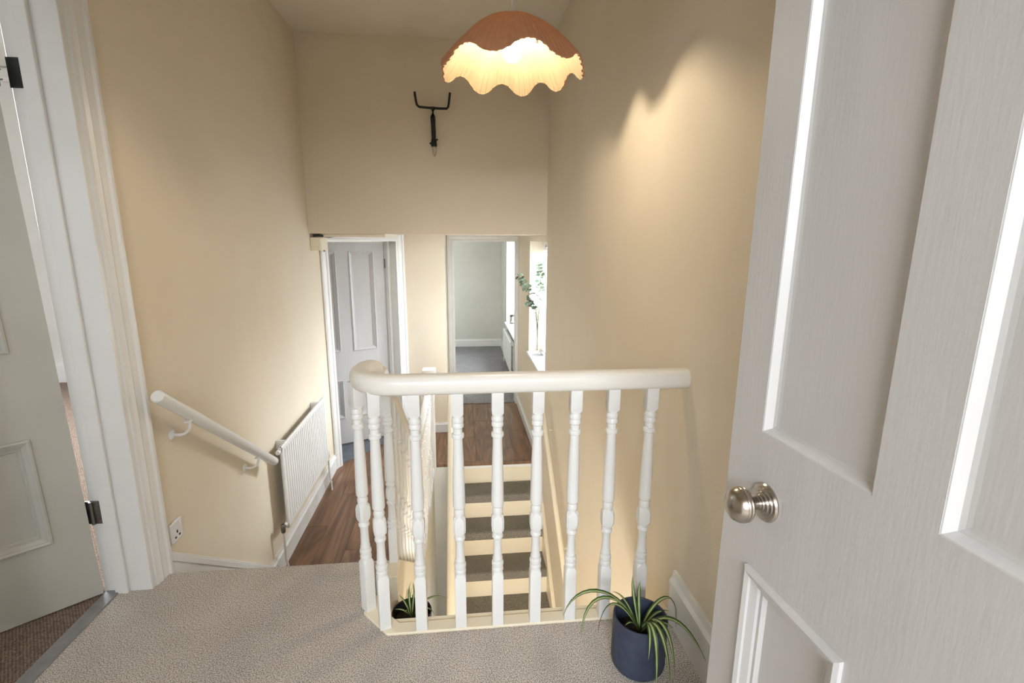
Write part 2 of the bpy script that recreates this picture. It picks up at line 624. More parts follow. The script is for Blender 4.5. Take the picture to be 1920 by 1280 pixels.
wf = MB()
wf.box((XL, 2.66, ZL - .2), (-.285, YL, ZL - .012))
wf.box((XL, YL + .03, ZL - .2), (XR, 6.14, ZL - .012))
wfo = struct(wf.build('floor_half_landing', M['wood']))
PW, PL = .189, 1.25
k = 0
x = XR - .02
ci = 0
while x > XL - .02:
    x0 = max(x - PW, XL - .01)
    y = 2.66 - (ci * .47) % PL
    first = YL if x0 > -.27 else 2.66
    while y < 6.12:
        ya, yb = max(y, first), min(y + PL, 6.12)
        if yb - ya > .05:
            xr_ = x - .0008
            if x0 < -.27 < x and ya < YL:       # the column at the stair edge is sawn back along the well
                if yb > YL + .05:
                    MB().box((x0 + .0008, YL + .001, ZL - .012), (xr_, yb - .0008, ZL)).build('plank', M['wood'], wfo, bevel=.0012, bseg=1)
                    yb = YL
                xr_ = -.285
            MB().box((x0 + .0008, ya + .0008, ZL - .012), (xr_, yb - .0008, ZL)).build('plank', M['wood'], wfo, bevel=.0012, bseg=1)
        y += PL
    x -= PW
    ci += 1
struct(MB().box((-.262, YL - .018, ZL - .028), (.70, YL + .03, ZL + .003)).build('trim_nosing', M['wood'], bevel=.006), 'brown wooden nosing at the top of the lower flight')
struct(MB().box((-.287, 2.68, ZL - .05), (-.262, YL - .02, ZL + .004)).build('trim_landing_edge', M['white'], bevel=.005))
struct(MB().box((-.07, 6.10, ZL - .002), (.69, 6.15, ZL + .010)).build('trim_doorway_bar', M['steel'], bevel=.004), 'thin metal bar between wooden floor and grey carpet')
struct(MB().box((XL - .157, -.6, ZG - .1), (XR + T, 4.6, ZG)).build('floor_lower_hall', M['greycarpet']))
struct(MB().box((XL, .0, ZG), (XR, .1, -.22)).build('wall_lower_hall', M['wall']))

# ------------------------------------------------------------------ walls below the landings
# spandrel under the upper flight, facing the stair well
sp = MB()
sp.xprism([(1.60, ZG), (YL + .01, ZG), (YL + .01, ZL - .035), (2.66, ZL - .035), (1.86, -.245), (1.60, -.245)], -.302, -.275)
struct(sp.build('wall_spandrel', M['cream']))
struct(MB().box((-.300, YL - .02, ZG), (.0, YL + .02, ZL - .028)).build('wall_well_end', M['white'], bevel=.004))
struct(MB().box((-.275, YL - .025, ZL - .052), (.705, YL - .005, ZL - .026)).build('trim_landing_fascia', M['white'], bevel=.004))
# horizontal cladding boards on the spandrel, stepped along the stair
spo = bpy.data.objects['wall_spandrel']
for i in range(7):
    z1 = -.10 - i * .125
    y1 = 1.60 + (.12 + i * .125) / .742
    MB().box((-.275, 1.50, z1 - .121), (-.252 + .003 * (i % 2), y1 + .03, z1)).build('board', M['cream'], spo, bevel=.003, bseg=1)

# dwarf guard wall of the lower flight
PS = .213 / .252
yb0, zb0 = 4.33, -.12
gp = []
gy0 = 2.0
gz = lambda y: zb0 - (4.33 - y) * .72
lg = thing('lower_balustrade', (-.088, 3.2, ZG), 'cream handrail on plain spindles along the left side of the lower carpeted steps', 'balustrade')
pts = [(-.088, 4.36, gz(4.36) - .02), (-.088, 4.35, gz(4.35) + .03)] + [(-.088, y, gz(y) + .045) for y in (4.30, 4.0, 3.5, 3.0, 2.5, 2.05)]
MB().tube(pts, .034, 14).build('handrail', M['cream'], lg)
for i in range(8):
    y = 4.20 - i * .252
    MB().box((-.088 - .012, y - .012, ZL + .05 - (YL - y) * (.213 / .252)), (-.088 + .012, y + .012, gz(y) + .03)).build('baluster', M['cream'], lg)
MB().xprism([(1.95, ZL + .06 - (YL - 1.95) * (.213 / .252) - .3), (YL - .03, ZL - .25), (YL - .03, ZL + .06), (1.95, ZL + .06 - (YL - 1.95) * (.213 / .252))], -.118, -.056).build('base_rail', M['cream'], lg)

# ------------------------------------------------------------------ staircases
def flight(name, label, x0, x1, ytop, ztop, rise, going, n, lip, mt, mr, loc):
    t = thing(name, loc, label, 'stairs')
    for i in range(n):
        ya = ytop - i * going if going_dir < 0 else ytop + i * going
        zt = ztop - i * rise
        sg = going_dir
        # riser i drops from level i to level i+1
        MB().box((x0, ya + sg * .0, zt - rise), (x1, ya - sg * .02, zt - .03)).build('riser', mr, t)
        if i < n - 1:
            za = zt - rise
            yo = ya + sg * going
            tr = MB()
            prof = [(ya, za - .02), (ya, za), (yo - sg * .02, za), (yo - sg * .005, za - .006), (yo + sg * .004, za - .022), (yo + sg * .004, za - lip), (yo - sg * .012, za - lip), (yo - sg * .012, za - .02)]
            tr.xprism(prof, x0, x1)
            tr.build('tread', mt, t)
    return t


going_dir = -1
lf = flight('lower_staircase', 'lower flight of grey carpeted steps with cream risers seen between the balusters', 0.0, .70, YL, ZL, .213, .252, 10, .065, M['greycarpet'], M['cream'], (.35, YL, ZG))
# wall string and closed inner string
for nm, xa, xb in (('string', .690, .7205), ('string', -.054, .005)):
    yy = [YL - .0, 1.95]
    zz = lambda y: ZL + .06 - (YL - y) * PS
    MB().xprism([(1.95, zz(1.95) - .34), (YL - .03, zz(YL) - .34), (YL - .03, zz(YL)), (1.95, zz(1.95))], xa, xb).build(nm, M['cream'], lf, bevel=.004)
going_dir = 1
uf = flight('upper_staircase', 'short beige carpeted flight dropping from the upper landing beside the left wall', XL + .02, XS - .05, YN - .004, 0.0, .1989, .268, 4, .05, M['carpet'], M['carpet'], (-.75, YN, ZL))
# raking outer string that carries the balusters
zstr = lambda y: .012 - .742 * (y - 1.83)
MB().xprism([(1.70, zstr(1.70) - .30), (2.70, zstr(2.70) - .24), (2.70, zstr(2.70)), (1.80, zstr(1.80)), (1.70, zstr(1.80))], XS - .02, XS + .035).build('outer_string', M['cream'], uf, bevel=.004)

# ------------------------------------------------------------------ baseboards
def skirt_box(name, a, b_, label=None):
    return struct(MB().box(a, b_).build(name, M['white'], bevel=.006), label)


def base_y(name, x, sgn, y0, y1, z, h=.15, mat='white'):
    """moulded skirting along y on a wall face x, projecting sgn"""
    p = [(0, 0), (.018, 0), (.018, h * .72), (.022, h * .75), (.022, h * .82), (.012, h * .88), (.009, h), (0, h)]
    mbx = MB()
    vs, fs = [], []
    n = len(p)
    for y in (y0, y1):
        vs += [(x + sgn * d, y, z + hh) for d, hh in p]
    fs = [tuple(range(n)), tuple(range(n, 2 * n))] + [(i, (i + 1) % n, n + (i + 1) % n, n + i) for i in range(n)]
    mbx.add(vs, fs)
    return struct(mbx.build(name, M[mat]))


def base_x(name, y, sgn, x0, x1, z, h=.15, mat='white'):
    p = [(0, 0), (.018, 0), (.018, h * .72), (.022, h * .75), (.022, h * .82), (.012, h * .88), (.009, h), (0, h)]
    mbx = MB()
    n = len(p)
    vs = []
    for x in (x0, x1):
        vs += [(x, y + sgn * d, z + hh) for d, hh in p]
    fs = [tuple(range(n)), tuple(range(n, 2 * n))] + [(i, (i + 1) % n, n + (i + 1) % n, n + i) for i in range(n)]
    mbx.add(vs, fs)
    return struct(mbx.build(name, M[mat]))


base_y('baseboard_right_landing', XR, -1, -.48, 1.43, 0, .19)
base_y('baseboard_right', XR, -1, YL, 6.08, ZL, .13)
base_y('baseboard_left', XL, 1, 2.72, 4.385, ZL, .145)
base_x('baseboard_centre', 5.19, -1, -.54, -.156, ZL, .11)
base_x('baseboard_end_room', 9.545, -1, -1.7, .80, ZL, .15)
base_y('baseboard_end_room_right', .80, -1, 6.3, 9.545, ZL, .15)
# raked skirting beside the upper flight
yk = 2.86
rk = lambda y: .085 - (y - 1.872) * .80
for i, (w_, h0, h1) in enumerate(((.016, .0, .30), (.022, -.035, .0), (.012, -.0, .018))):
    pass
rb = MB()
rb.xprism([(1.872, rk(1.872) - .30), (2.80, rk(2.80) - .30), (2.80, rk(2.80)), (1.872, rk(1.872))], XL, XL + .016)
rb.xprism([(1.872, rk(1.872) - .045), (2.80, rk(2.80) - .045), (2.80, rk(2.80) - .012), (1.872, rk(1.872) - .012)], XL, XL + .022)
struct(rb.build('baseboard_left_stair', M['white'], bevel=.002, bseg=1), 'white raked skirting beside the upper steps')

# ------------------------------------------------------------------ door frames
def architrave_profile(w_):
    return [(0, 0), (0, .022), (w_ * .12, .026), (w_ * .24, .026), (w_ * .30, .018), (w_ * .62, .014), (w_ * .70, .018), (w_ * .84, .012), (w_, .010), (w_, 0)]


def architrave(name, o, ex, en, s0, s1, z0, ztop, w_=.08, left=True, right=True, wr=None, mat='white', label=None):
    """mitred architrave round an opening s0..s1 up to ztop; profile from outer to inner edge"""
    o, ex, en = Vector(o), Vector(ex).normalized(), Vector(en).normalized()
    mbx = MB()
    wr = wr or w_

    def P(s, z, d):
        return o + ex * s + en * d + Vector((0, 0, z))
    pl = architrave_profile(w_)
    pr = architrave_profile(wr)
    n = len(pl)
    rings = []
    if left:
        rings.append([P(s0 - w_ + a, z0, d) for a, d in pl])
        rings.append([P(s0 - w_ + a, ztop + w_ - a, d) for a, d in pl])
    else:
        rings.append([P(s0, ztop + w_ - a, d) for a, d in pl])
    if right:
        rings.append([P(s1 + wr - a, ztop + w_ - a2, d) for (a, d), (a2, _) in zip(pr, pl)])
        rings.append([P(s1 + wr - a, z0, d) for a, d in pr])
    else:
        rings.append([P(s1, ztop + w_ - a, d) for a, d in pl])
    vs = [v for r_ in rings for v in r_]
    fs = []
    for k_ in range(len(rings) - 1):
        for i in range(n):
            j = (i + 1) % n
            fs.append((k_ * n + i, k_ * n + j, (k_ + 1) * n + j, (k_ + 1) * n + i))
    fs += [tuple(range(n)), tuple(range((len(rings) - 1) * n, len(rings) * n))]
    mbx.add(vs, fs)
    return struct(mbx.build(name, M[mat]), label)


UP = Vector((0, 0, 1))
# doorway to the end room
architrave('trim_doorway_architrave', (0, 6.08, 0), (1, 0, 0), (0, -1, 0), -.069, .684, ZL, 1.255, .082, wr=.036, label='white architrave round the doorway to the far room')
b = MB()
b.box((-.10, 6.075, ZL), (-.069, 6.215, 1.275))
b.box((.684, 6.075, ZL), (.705, 6.215, 1.275))
b.box((-.10, 6.075, 1.255), (.705, 6.215, 1.275))
struct(b.build('trim_doorway_lining', M['white']))
# angled door
architrave('trim_angled_architrave', A, D, -NB, .062, .868, ZL, 1.262, .085, wr=.10, label='white moulded architrave round the angled door')
b = MB()
b.obox(A, D, NB, UP, (.040, -.002, ZL), (.062, .115, 1.262))
b.obox(A, D, NB, UP, (.868, -.002, ZL), (.89, .115, 1.262))
b.obox(A, D, NB, UP, (.040, -.002, 1.262), (.89, .115, 1.28))
b.obox(A, D, NB, UP, (.834, .075, ZL), (.869, .135, 1.262))
struct(b.build('trim_angled_lining', M['white']))
# left doorway
b = MB()
b.box((XL - .160, 1.762, -.01), (XL + .004, 1.795, 2.13))
b.box((XL - .160, .965, -.01), (XL + .004, .995, 2.13))
b.box((XL - .160, .965, 2.10), (XL + .004, 1.795, 2.13))
b.box((XL - .118, 1.748, -.01), (XL - .073, 1.762, 2.10))
struct(b.build('trim_left_lining', M['white'], bevel=.002, bseg=1))
architrave('trim_left_architrave', (XL, 0, 0), (0, -1, 0), (1, 0, 0), -1.785, -.975, -.01, 2.11, .088, label='white moulded architrave round the left doorway')


# ------------------------------------------------------------------ doors
def door(name, label, hinge, dirv, nrm, W, z0, z1, panels, mat, mould, th=.04):
    """leaf from hinge along dirv; nrm = seen face; panels (s0,s1,za,zb)"""
    o, ex, en = Vector(hinge), Vector(dirv).normalized(), Vector(nrm).normalized()
    ss = sorted({0.0, W} | {p[0] for p in panels} | {p[1] for p in panels})
    zs = sorted({z0, z1} | {p[2] for p in panels} | {p[3] for p in panels})
    root = None
    mbx = MB()
    # stiles and muntin full height cells, rails in between
    for i in range(len(ss) - 1):
        for j in range(len(zs) - 1):
            cs, cz = (ss[i] + ss[i + 1]) / 2, (zs[j] + zs[j + 1]) / 2
            if any(p[0] < cs < p[1] and p[2] < cz < p[3] for p in panels):
                continue
            mbx.obox(o, ex, en, UP, (ss[i], -th, zs[j]), (ss[i + 1], 0, zs[j + 1]))
    # weld to a single frame
    root = mbx.build(name, mat)
    bm = bmesh.new()
    bm.from_mesh(root.data)
    bmesh.ops.remove_doubles(bm, verts=bm.verts, dist=1e-5)
    seen = {}
    for f in list(bm.faces):
        kx = tuple(sorted(v.index for v in f.verts))
        seen.setdefault(kx, []).append(f)
    kill = [f for fs in seen.values() if len(fs) > 1 for f in fs]
    bmesh.ops.delete(bm, geom=kill, context='FACES')
    bmesh.ops.recalc_face_normals(bm, faces=bm.faces)
    bm.to_mesh(root.data)
    bm.free()
    struct(root, label)
    for (a0, a1, za, zb), ml in zip(panels, mould):
        MB().obox(o, ex, en, UP, (a0 - .004, -th + .012, za - .004), (a1 + .004, -.014, zb + .004)).build('panel', mat, root)
        if ml == 'step':
            prof = [(0, -.0005), (0, .006), (.006, .009), (.013, .006), (.014, .002), (.026, -.003), (.028, -.007), (.034, -.007), (.038, -.0138)]
        else:
            prof = [(0, -.0004), (.0015, -.0008), (.0075, -.0118), (.0125, -.0134), (.018, -.0139)]
        mm = MB()
        n = len(prof)
        vs = []
        for a, d in prof:
            for s, z in ((a0 + a, za + a), (a1 - a, za + a), (a1 - a, zb - a), (a0 + a, zb - a)):
                vs.append(o + ex * s + en * d + UP * z)
        fs = []
        for k_ in range(n - 1):
            for i in range(4):
                j = (i + 1) % 4
                fs.append((k_ * 4 + i, k_ * 4 + j, (k_ + 1) * 4 + j, (k_ + 1) * 4 + i))
        mm.add(vs, fs)
        mm.build('moulding', mat, root)
    return root


DD = Vector((-.0561, .9984, 0))
E0 = Vector((.458, .75, 0))
DW = .625
H1 = E0 - DD * DW
N1 = Vector((-.9984, -.0561, 0))
fs_ = lambda s: DW - s      # measured from the free edge
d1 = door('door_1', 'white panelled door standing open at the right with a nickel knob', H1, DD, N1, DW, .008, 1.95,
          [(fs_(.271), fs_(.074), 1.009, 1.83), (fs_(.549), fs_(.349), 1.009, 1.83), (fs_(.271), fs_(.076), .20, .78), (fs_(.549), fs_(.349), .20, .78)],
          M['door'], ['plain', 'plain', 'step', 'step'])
KP = E0 - DD * .101 + UP * .904
MB().lathe([(.0005, 0), (.029, 0), (.0300, .003), (.028, .006), (.024, .0065), (.0235, .009), (.019, .0095), (.0185, .012), (.014, .0125), (.0135, .015), (.011, .0155), (.011, .018)], KP, 32, N1).build('rosette', M['metal'], d1)
MB().lathe([(.0095, .015), (.0090, .024), (.012, .029), (.0195, .0325), (.0255, .036), (.0268, .0385), (.0258, .040), (.0270, .0415), (.0270, .0445), (.0258, .046), (.0268, .0475), (.0258, .0505), (.022, .0565), (.015, .0615), (.007, .064), (.0008, .0645)], KP, 32, N1).build('knob', M['metal'], d1)
MB().obox(E0, DD, N1, UP, (-.001, -.032, .84), (.0012, -.008, .97)).build('latch_plate', M['steel'], d1)

L0 = Vector((-1.325, 1.742, 0))
LD = Vector((-.7929, -.6094, 0))
LN = Vector((.6094, -.7929, 0))
SAG = 0.85
d2 = door('door_2', 'grey-white panelled door at far left, opened into the side room', L0, LD, LN, .76, .012, 2.09,
          [(.098, .335, .265, .648), (.425, .655, .265, .648), (.100, .335, .937, 1.95), (.425, .655, .937, 1.95)],
          M['greydoor'], ['step'] * 4)
d2.matrix_world = Matrix.Translation(L0) @ Matrix.Rotation(math.radians(SAG), 4, LN) @ Matrix.Translation(-L0)
for zz0, zz1 in ((.285, .372),):
    h = MB()
    h.lathe([(.006, zz0), (.006, zz1)], (-1.322, 1.752, 0), 10)
    h.box((-1.345, 1.7555, zz0), (-1.292, 1.7615, zz1))
    for q in (.25, .75):
        h.lathe([(.004, 0), (.004, .002)], (-1.303, 1.7555, zz0 + (zz1 - zz0) * q), 8, (0, -1, 0))
    h.build('hinge', M['steel'], bpy.data.objects['trim_left_lining'])
h = MB()
h.lathe([(.006, 1.73), (.006, 1.815)], L0 + Vector((.006, -.002, 0)), 10)
h.obox(L0, LD, LN, UP, (-.002, -.034, 1.73), (.0012, .002, 1.815))
for q in (1.745, 1.772, 1.80):
    h.tube([L0 + Vector((.0, .0, q)), L0 + Vector((.022, -.004, q + .003))], .0022, 6)
ho = h.build('hinge', M['steel'])
ho.parent = d2
MB().box((-1.335, 1.7605, 1.735), (-1.300, 1.7625, 1.82)).build('hinge_recess', M['dark'], bpy.data.objects['trim_left_lining'])

F0 = Vector((-.755, 5.128, 0))
FD = Vector((-.9022, -.4311, 0)).normalized()
FN = Vector((.4311, -.9022, 0)).normalized()
d3 = door('door_3', 'grey panelled door standing ajar in the angled wall', F0, FD, FN, .81, ZL + .018, 1.255,
          [(.105, .347, .183, 1.17), (.467, .709, .183, 1.17), (.105, .347, -.506, -.10), (.467, .709, -.506, -.10)],
          M['door'], ['step'] * 4)
for zz0, zz1 in ((1.0, 1.09), (-.55, -.46)):
    MB().lathe([(.006, zz0), (.006, zz1)], F0 + Vector((.008, -.004, 0)), 8).build('hinge', M['steel'], d3)

# ------------------------------------------------------------------ hall window, sill and blind
wn = MB()
wx0, wx1 = .885, .925
for (y0, y1, z0, z1) in ((4.085, 4.135, .09, 1.27), (5.05, 5.10, .09, 1.27), (4.085, 5.10, .09, .15), (4.085, 5.10, 1.21, 1.27), (4.57, 4.61, .09, 1.27)):
    wn.box((wx0, y0, z0), (wx1, y1, z1))
w1 = struct(wn.build('window_1', M['plastic'], bevel=.004), 'white window in the right wall beyond the bulkhead')
MB().box((.90, 4.135, .15), (.906, 4.57, 1.21)).build('pane', M['pane'], w1)
MB().box((.90, 4.61, .15), (.906, 5.05, 1.21)).build('pane', M['pane'], w1)
MB().box((XR - .022, 4.06, .088), (.89, 5.13, .118)).build('sill', M['white'], w1, bevel=.006)
vb = thing('venetian_blind', (.865, 4.6, 1.26), 'white slatted blind hanging inside the hall window', 'blind')
MB().box((.84, 4.11, 1.235), (.88, 5.075, 1.268)).build('headrail', M['plastic'], vb, bevel=.003)
sl = None
zz = .17
while zz < 1.22:
    if sl is None:
        o_ = MB()
        o_.add([(.851, 4.12, zz - .006), (.862, 4.12, zz + .001), (.875, 4.12, zz + .008), (.851, 5.07, zz - .006), (.862, 5.07, zz + .001), (.875, 5.07, zz + .008),
                (.851, 4.12, zz - .0075), (.862, 4.12, zz - .0005), (.875, 4.12, zz + .0065), (.851, 5.07, zz - .0075), (.862, 5.07, zz - .0005), (.875, 5.07, zz + .0065)],
               [(0, 1, 4, 3), (1, 2, 5, 4), (9, 10, 7, 6), (10, 11, 8, 7), (0, 3, 9, 6), (2, 8, 11, 5)])
        sl = o_.build('slat', M['plastic'], vb)
        z_first = zz
    else:
        c_ = sl.copy()
        COL.objects.link(c_)
        c_.location = (0, 0, zz - z_first)
    zz += .025
MB().box((.853, 4.12, .14), (.875, 5.07, .155)).build('bottom_rail', M['plastic'], vb, bevel=.003)

# end room window
wn = MB()
for (y0, y1, z0, z1) in ((6.90, 6.95, -.13, 1.25), (8.42, 8.47, -.13, 1.25), (6.9, 8.47, -.13, -.07), (6.9, 8.47, 1.19, 1.25), (7.66, 7.71, -.13, 1.25)):
    wn.box((1.20, y0, z0), (1.25, y1, z1))
w2 = struct(wn.build('window_2', M['plastic'], bevel=.004), 'white window over the sill of the far room')
MB().box((1.222, 6.95, -.07), (1.228, 7.66, 1.19)).build('pane', M['pane'], w2)
MB().box((1.222, 7.71, -.07), (1.228, 8.42, 1.19)).build('pane', M['pane'], w2)
MB().box((.765, 6.88, -.165), (1.2, 8.468, -.13)).build('sill', M['white'], w2, bevel=.006)
b = MB()
b.box((.9, 6.80, -.9), (1.25, 6.90, 1.75))
b.box((.9, 6.90, -.9), (1.25, 8.47, -.17))
b.box((.9, 6.90, 1.25), (1.25, 8.47, 1.75))
struct(b.build('wall_end_room_bay', M['white']))


# ------------------------------------------------------------------ radiators
def radiator(label, x_wall, sgn, gap, thick, y0, y1, z0, z1, ribs):
    t = thing('radiator', (x_wall, (y0 + y1) / 2, z0), label, 'radiator', None)
    xf = x_wall + sgn * (gap + thick)
    xb = x_wall + sgn * gap
    # ribbed front panel
    p = MB()
    n = ribs
    st = (y1 - y0 - .05) / n
    prof = [(y0, 0.0), (y0 + .004, .004), (y0 + .025, .004)]
    for i in range(n):
        a = y0 + .025 + i * st
        prof += [(a + st * .30, .004), (a + st * .42, -.004), (a + st * .58, -.004), (a + st * .70, .004)]
    prof += [(y1 - .025, .004), (y1 - .004, .004), (y1, 0)]
    vs, fs = [], []
    m = len(prof)
    zr0, zr1 = z0 + .035, z1 - .04
    rows = [(z0, 0), (z0 + .006, 1.0), (zr0 - .012, 1.0), (zr0, 2), (zr1, 2), (zr1 + .012, 1.0), (z1 - .006, 1.0), (z1, 0)]
    for z, kd in rows:
        for y, d in prof:
            dd = d if kd == 2 else (.004 if kd == 1 else 0)
            vs.append((xf + sgn * (dd - .004), y, z))
    for j in range(len(rows) - 1):
        for i in range(m - 1):
            fs.append((j * m + i, j * m + i + 1, (j + 1) * m + i + 1, (j + 1) * m + i))
    p.add(vs, fs)
    # returns to the back
    p.box((xf - sgn * .012, y0, z0), (xf - sgn * .016, y1, z1))
    p.box((xf - sgn * .004, y0, z1 - .004), (xf - sgn * .014, y1, z1))
    p.box((xf - sgn * .004, y0, z0), (xf - sgn * .014, y1, z0 + .004))
    p.box((xf - sgn * .004, y0, z0), (xf - sgn * .014, y0 + .004, z1))
    p.box((xf - sgn * .004, y1 - .004, z0), (xf - sgn * .014, y1, z1))
    p.build('front_panel', M['white'], t)
    if thick > .04:
        MB().box((xb, y0, z0), (xb + sgn * .012, y1, z1)).build('back_panel', M['white'], t, bevel=.003)
        fin = MB()
        yy = y0 + .02
        while yy < y1 - .02:
            fin.box((xb + sgn * .012, yy, z0 + .05), (xf - sgn * .016, yy + .002, z1 - .02))
            yy += .03
        fo = fin.build('fins', M['steel'], t)
        fo['kind'] = 'stuff'
    # cross tubes, end plugs
    for zc in (z1 - .028, z0 + .028):
        MB().tube([((xf + xb) / 2 - sgn * .004, y0 - .025, zc), ((xf + xb) / 2 - sgn * .004, y1 + .02, zc)], .014, 12).build('header_tube', M['white'], t)
    for yy in (y0 + .12, y1 - .12):
        MB().box((x_wall + sgn * .001, yy - .006, z1 - .06), (xf - sgn * .016, yy + .006, z1 - .004)).build('wall_bracket', M['white'], t)
    # valves and pipes
    for yv, s_ in ((y0, -1), (y1, 1)):
        v = MB()
        xm = (xf + xb) / 2 - sgn * .004
        v.tube([(xm, yv, z0 + .028), (xm, yv + s_ * .05, z0 + .028)], .011, 10)
        v.lathe([(.012, -.02), (.014, 0), (.014, .03), (.010, .036)], (xm, yv + s_ * .05, z0 + .02), 12)
        v.build('valve', M['steel'] if s_ < 0 else M['white'], t)
        zf = ZL
        MB().tube([(xm, yv + s_ * .05, z0 + .0), (xm, yv + s_ * .05, zf + .11), (xm + sgn * .01, yv + s_ * .055, zf + .07), (xm + sgn * .012, yv + s_ * .05, zf)], .0075, 8).build('pipe', M['white'], t)
    return t


radiator('white ribbed radiator on the left wall below the sloping handrail', XL, 1, .045, .032, 2.95, 3.93, -.50, .045, 24)
radiator('radiator under the window of the far room, seen end on through the doorway', .80, -1, .03, .05, 7.02, 8.25, -.66, -.20, 24)

# ------------------------------------------------------------------ wall handrail
hr = thing('wall_handrail', (XL, 2.3, .38), 'sloping white wooden handrail fixed to the left wall on two brackets', 'handrail')
hx = XL + .075
g0, g1 = Vector((hx, 1.835, .735)), Vector((hx, 2.825, .010))
MB().tube([g0, g0.lerp(g1, .004), g0.lerp(g1, .3), g0.lerp(g1, .7), g0.lerp(g1, .996), g1], [.019, .0235, .0235, .0235, .0235, .019], 18).build('rail', M['white'], hr)
for tt in (.19, .79):
    p = g0.lerp(g1, tt)
    br = MB()
    wp = Vector((XL, p.y - .005, p.z - .085))
    br.lathe([(.022, 0), (.022, .004), (.016, .008), (.010, .010)], wp, 16, (1, 0, 0))
    br.tube(bez(wp + Vector((.008, 0, 0)), Vector((hx, p.y, p.z - .10)), Vector((hx, p.y, p.z - .02)), 8), .0065, 8)
    br.box((hx - .010, p.y - .03, p.z - .028), (hx + .010, p.y + .03, p.z - .022))
    br.build('bracket', M['white'], hr)

rh = thing('stair_wall_handrail', (.66, 3.2, -1.1), 'cream handrail low on the right wall beside the carpeted lower steps', 'handrail')
RY0, RZ0 = 3.184, -0.590
RZ = lambda y: RZ0 + .845 * (y - RY0)
MB().tube([(.66, 3.86, RZ(3.86)), (.66, 3.2, RZ(3.2)), (.66, 2.2, RZ(2.2))], .019, 12).build('rail', M['cream'], rh)
for y in (3.7, 3.0, 2.35):
    MB().tube([(.66, y, RZ(y) - .012), (.665, y, RZ(y) - .05), (XR, y, RZ(y) - .06)], .006, 8).build('bracket', M['cream'], rh)

# ------------------------------------------------------------------ socket
sk = thing('power_socket', (XL, 1.945, .13), 'white switched power socket on the left wall above the skirting', 'socket')
MB().box((XL, 1.902, .085), (XL + .012, 1.984, .171)).build('face_plate', M['plastic'], sk, bevel=.004)
MB().box((XL + .012, 1.963, .146), (XL + .018, 1.975, .163)).build('rocker_switch', M['white'], sk, bevel=.002)
for (y, z, a, c_) in ((1.944, .150 - .025, .0035, .006), (1.930, .105, .0055, .0035), (1.958, .105, .0055, .0035)):
    MB().box((XL + .0118, y - a, z - c_), (XL + .0126, y + a, z + c_)).build('pin_slot', M['black'], sk)

# ------------------------------------------------------------------ meter box and cable
jb = thing('junction_box', (XL, 4.25, 1.24), 'cream box under the low ceiling in the left corner', 'box')
MB().box((XL, 4.135, 1.195), (XL + .075, 4.37, 1.298)).build('case', M['cream'], jb, bevel=.004)
MB().box((XL + .075, 4.15, 1.20), (XL + .079, 4.355, 1.292)).build('lid', M['cream'], jb, bevel=.002)
cb = MB()
cb.tube([(XL + .02, 4.15, 1.312), (XL + .06, 4.16, 1.316), (XL + .09, 4.22, 1.306), (XL + .12, 4.26, 1.303), (XL + .16, 4.28, 1.310), (XL + .19, 4.27, 1.322)], .009, 8)
tag(cb.build('cable', M['dark']), 'dark loose cable lying over the cream corner box', 'cable')
rt = MB()
c0 = A + D * .008 + UP * 1.20 - NB * .026
rt.obox(c0, D, NB, UP, (-.006, -.003, -.02), (.008, .001, .03))
rt.obox(c0, D, NB, UP, (-.003, -.003, .034), (.003, .001, .05))
tag(rt.build('tag', M['red'], bevel=.002), 'small dark red tag hanging at the top of the angled door frame', 'tag')

# ------------------------------------------------------------------ iron fork bracket
fk = thing('fork_bracket', (-.182, YB, 2.1), 'black iron fork shaped bracket fixed to the bulkhead wall', 'bracket')
yq = YB - .045
MB().tube([(-.182, yq, 2.268), (-.183, yq, 2.20), (-.181, yq, 2.10), (-.180, yq + .004, 1.985)], [.022, .0185, .0175, .0165], 12).build('shaft', M['dark'], fk)
for sgn, pts in ((-1, [(-.188, yq, 2.262), (-.24, yq, 2.264), (-.282, yq, 2.267), (-.299, yq, 2.28), (-.306, yq, 2.305), (-.311, yq, 2.34), (-.314, yq, 2.372)]),
                 (1, [(-.176, yq, 2.262), (-.13, yq, 2.260), (-.078, yq, 2.261), (-.066, yq, 2.272), (-.060, yq, 2.30), (-.055, yq, 2.34), (-.050, yq, 2.374)])):
    MB().tube(pts, .0088, 10).build('prong', M['dark'], fk)
MB().lathe([(.021, 0), (.024, .01), (.021, .05), (.017, .055)], (-.180, yq + .004, 1.985), 12).build('collar', M['dark'], fk)
MB().tube([(-.212, yq, 2.006), (-.15, yq + .002, 2.04)], .006, 8).build('pin', M['dark'], fk)
MB().tube([(-.180, yq + .005, 2.02), (-.180, YB, 2.02)], .009, 8).build('wall_peg', M['dark'], fk)
MB().lathe([(.004, -.072), (.012, -.055), (.017, -.02), (.016, 0)], (-.178, yq + .006, 1.985), 10).build('plug', M['bead'], fk)


# ------------------------------------------------------------------ balusters
def sqring(h, hw, ch=0.0):
    """16 points round a square of half width hw with chamfer ch"""
    pts = []
    c = hw - ch
    for sx, sy in ((1, -1), (1, 1), (-1, 1), (-1, -1)):
        if (sx, sy) == (1, -1):
            a, b_ = (c, -hw), (hw, -c)
        elif (sx, sy) == (1, 1):
            a, b_ = (hw, c), (c, hw)
        elif (sx, sy) == (-1, 1):
            a, b_ = (-c, hw), (-hw, c)
        else:
            a, b_ = (-hw, -c), (-c, -hw)
        for t in (0, .33, .67, 1):
            pts.append((a[0] + (b_[0] - a[0]) * t, a[1] + (b_[1] - a[1]) * t, h))
    return pts


def rndring(h, r):
    pts = []
    for k_ in range(4):
        base = -math.pi / 4 + k_ * math.pi / 2
        for t in (-.375, -.125, .125, .375):
            a = base + t * math.pi / 2
            pts.append((r * math.cos(a), r * math.sin(a), h))
    return pts


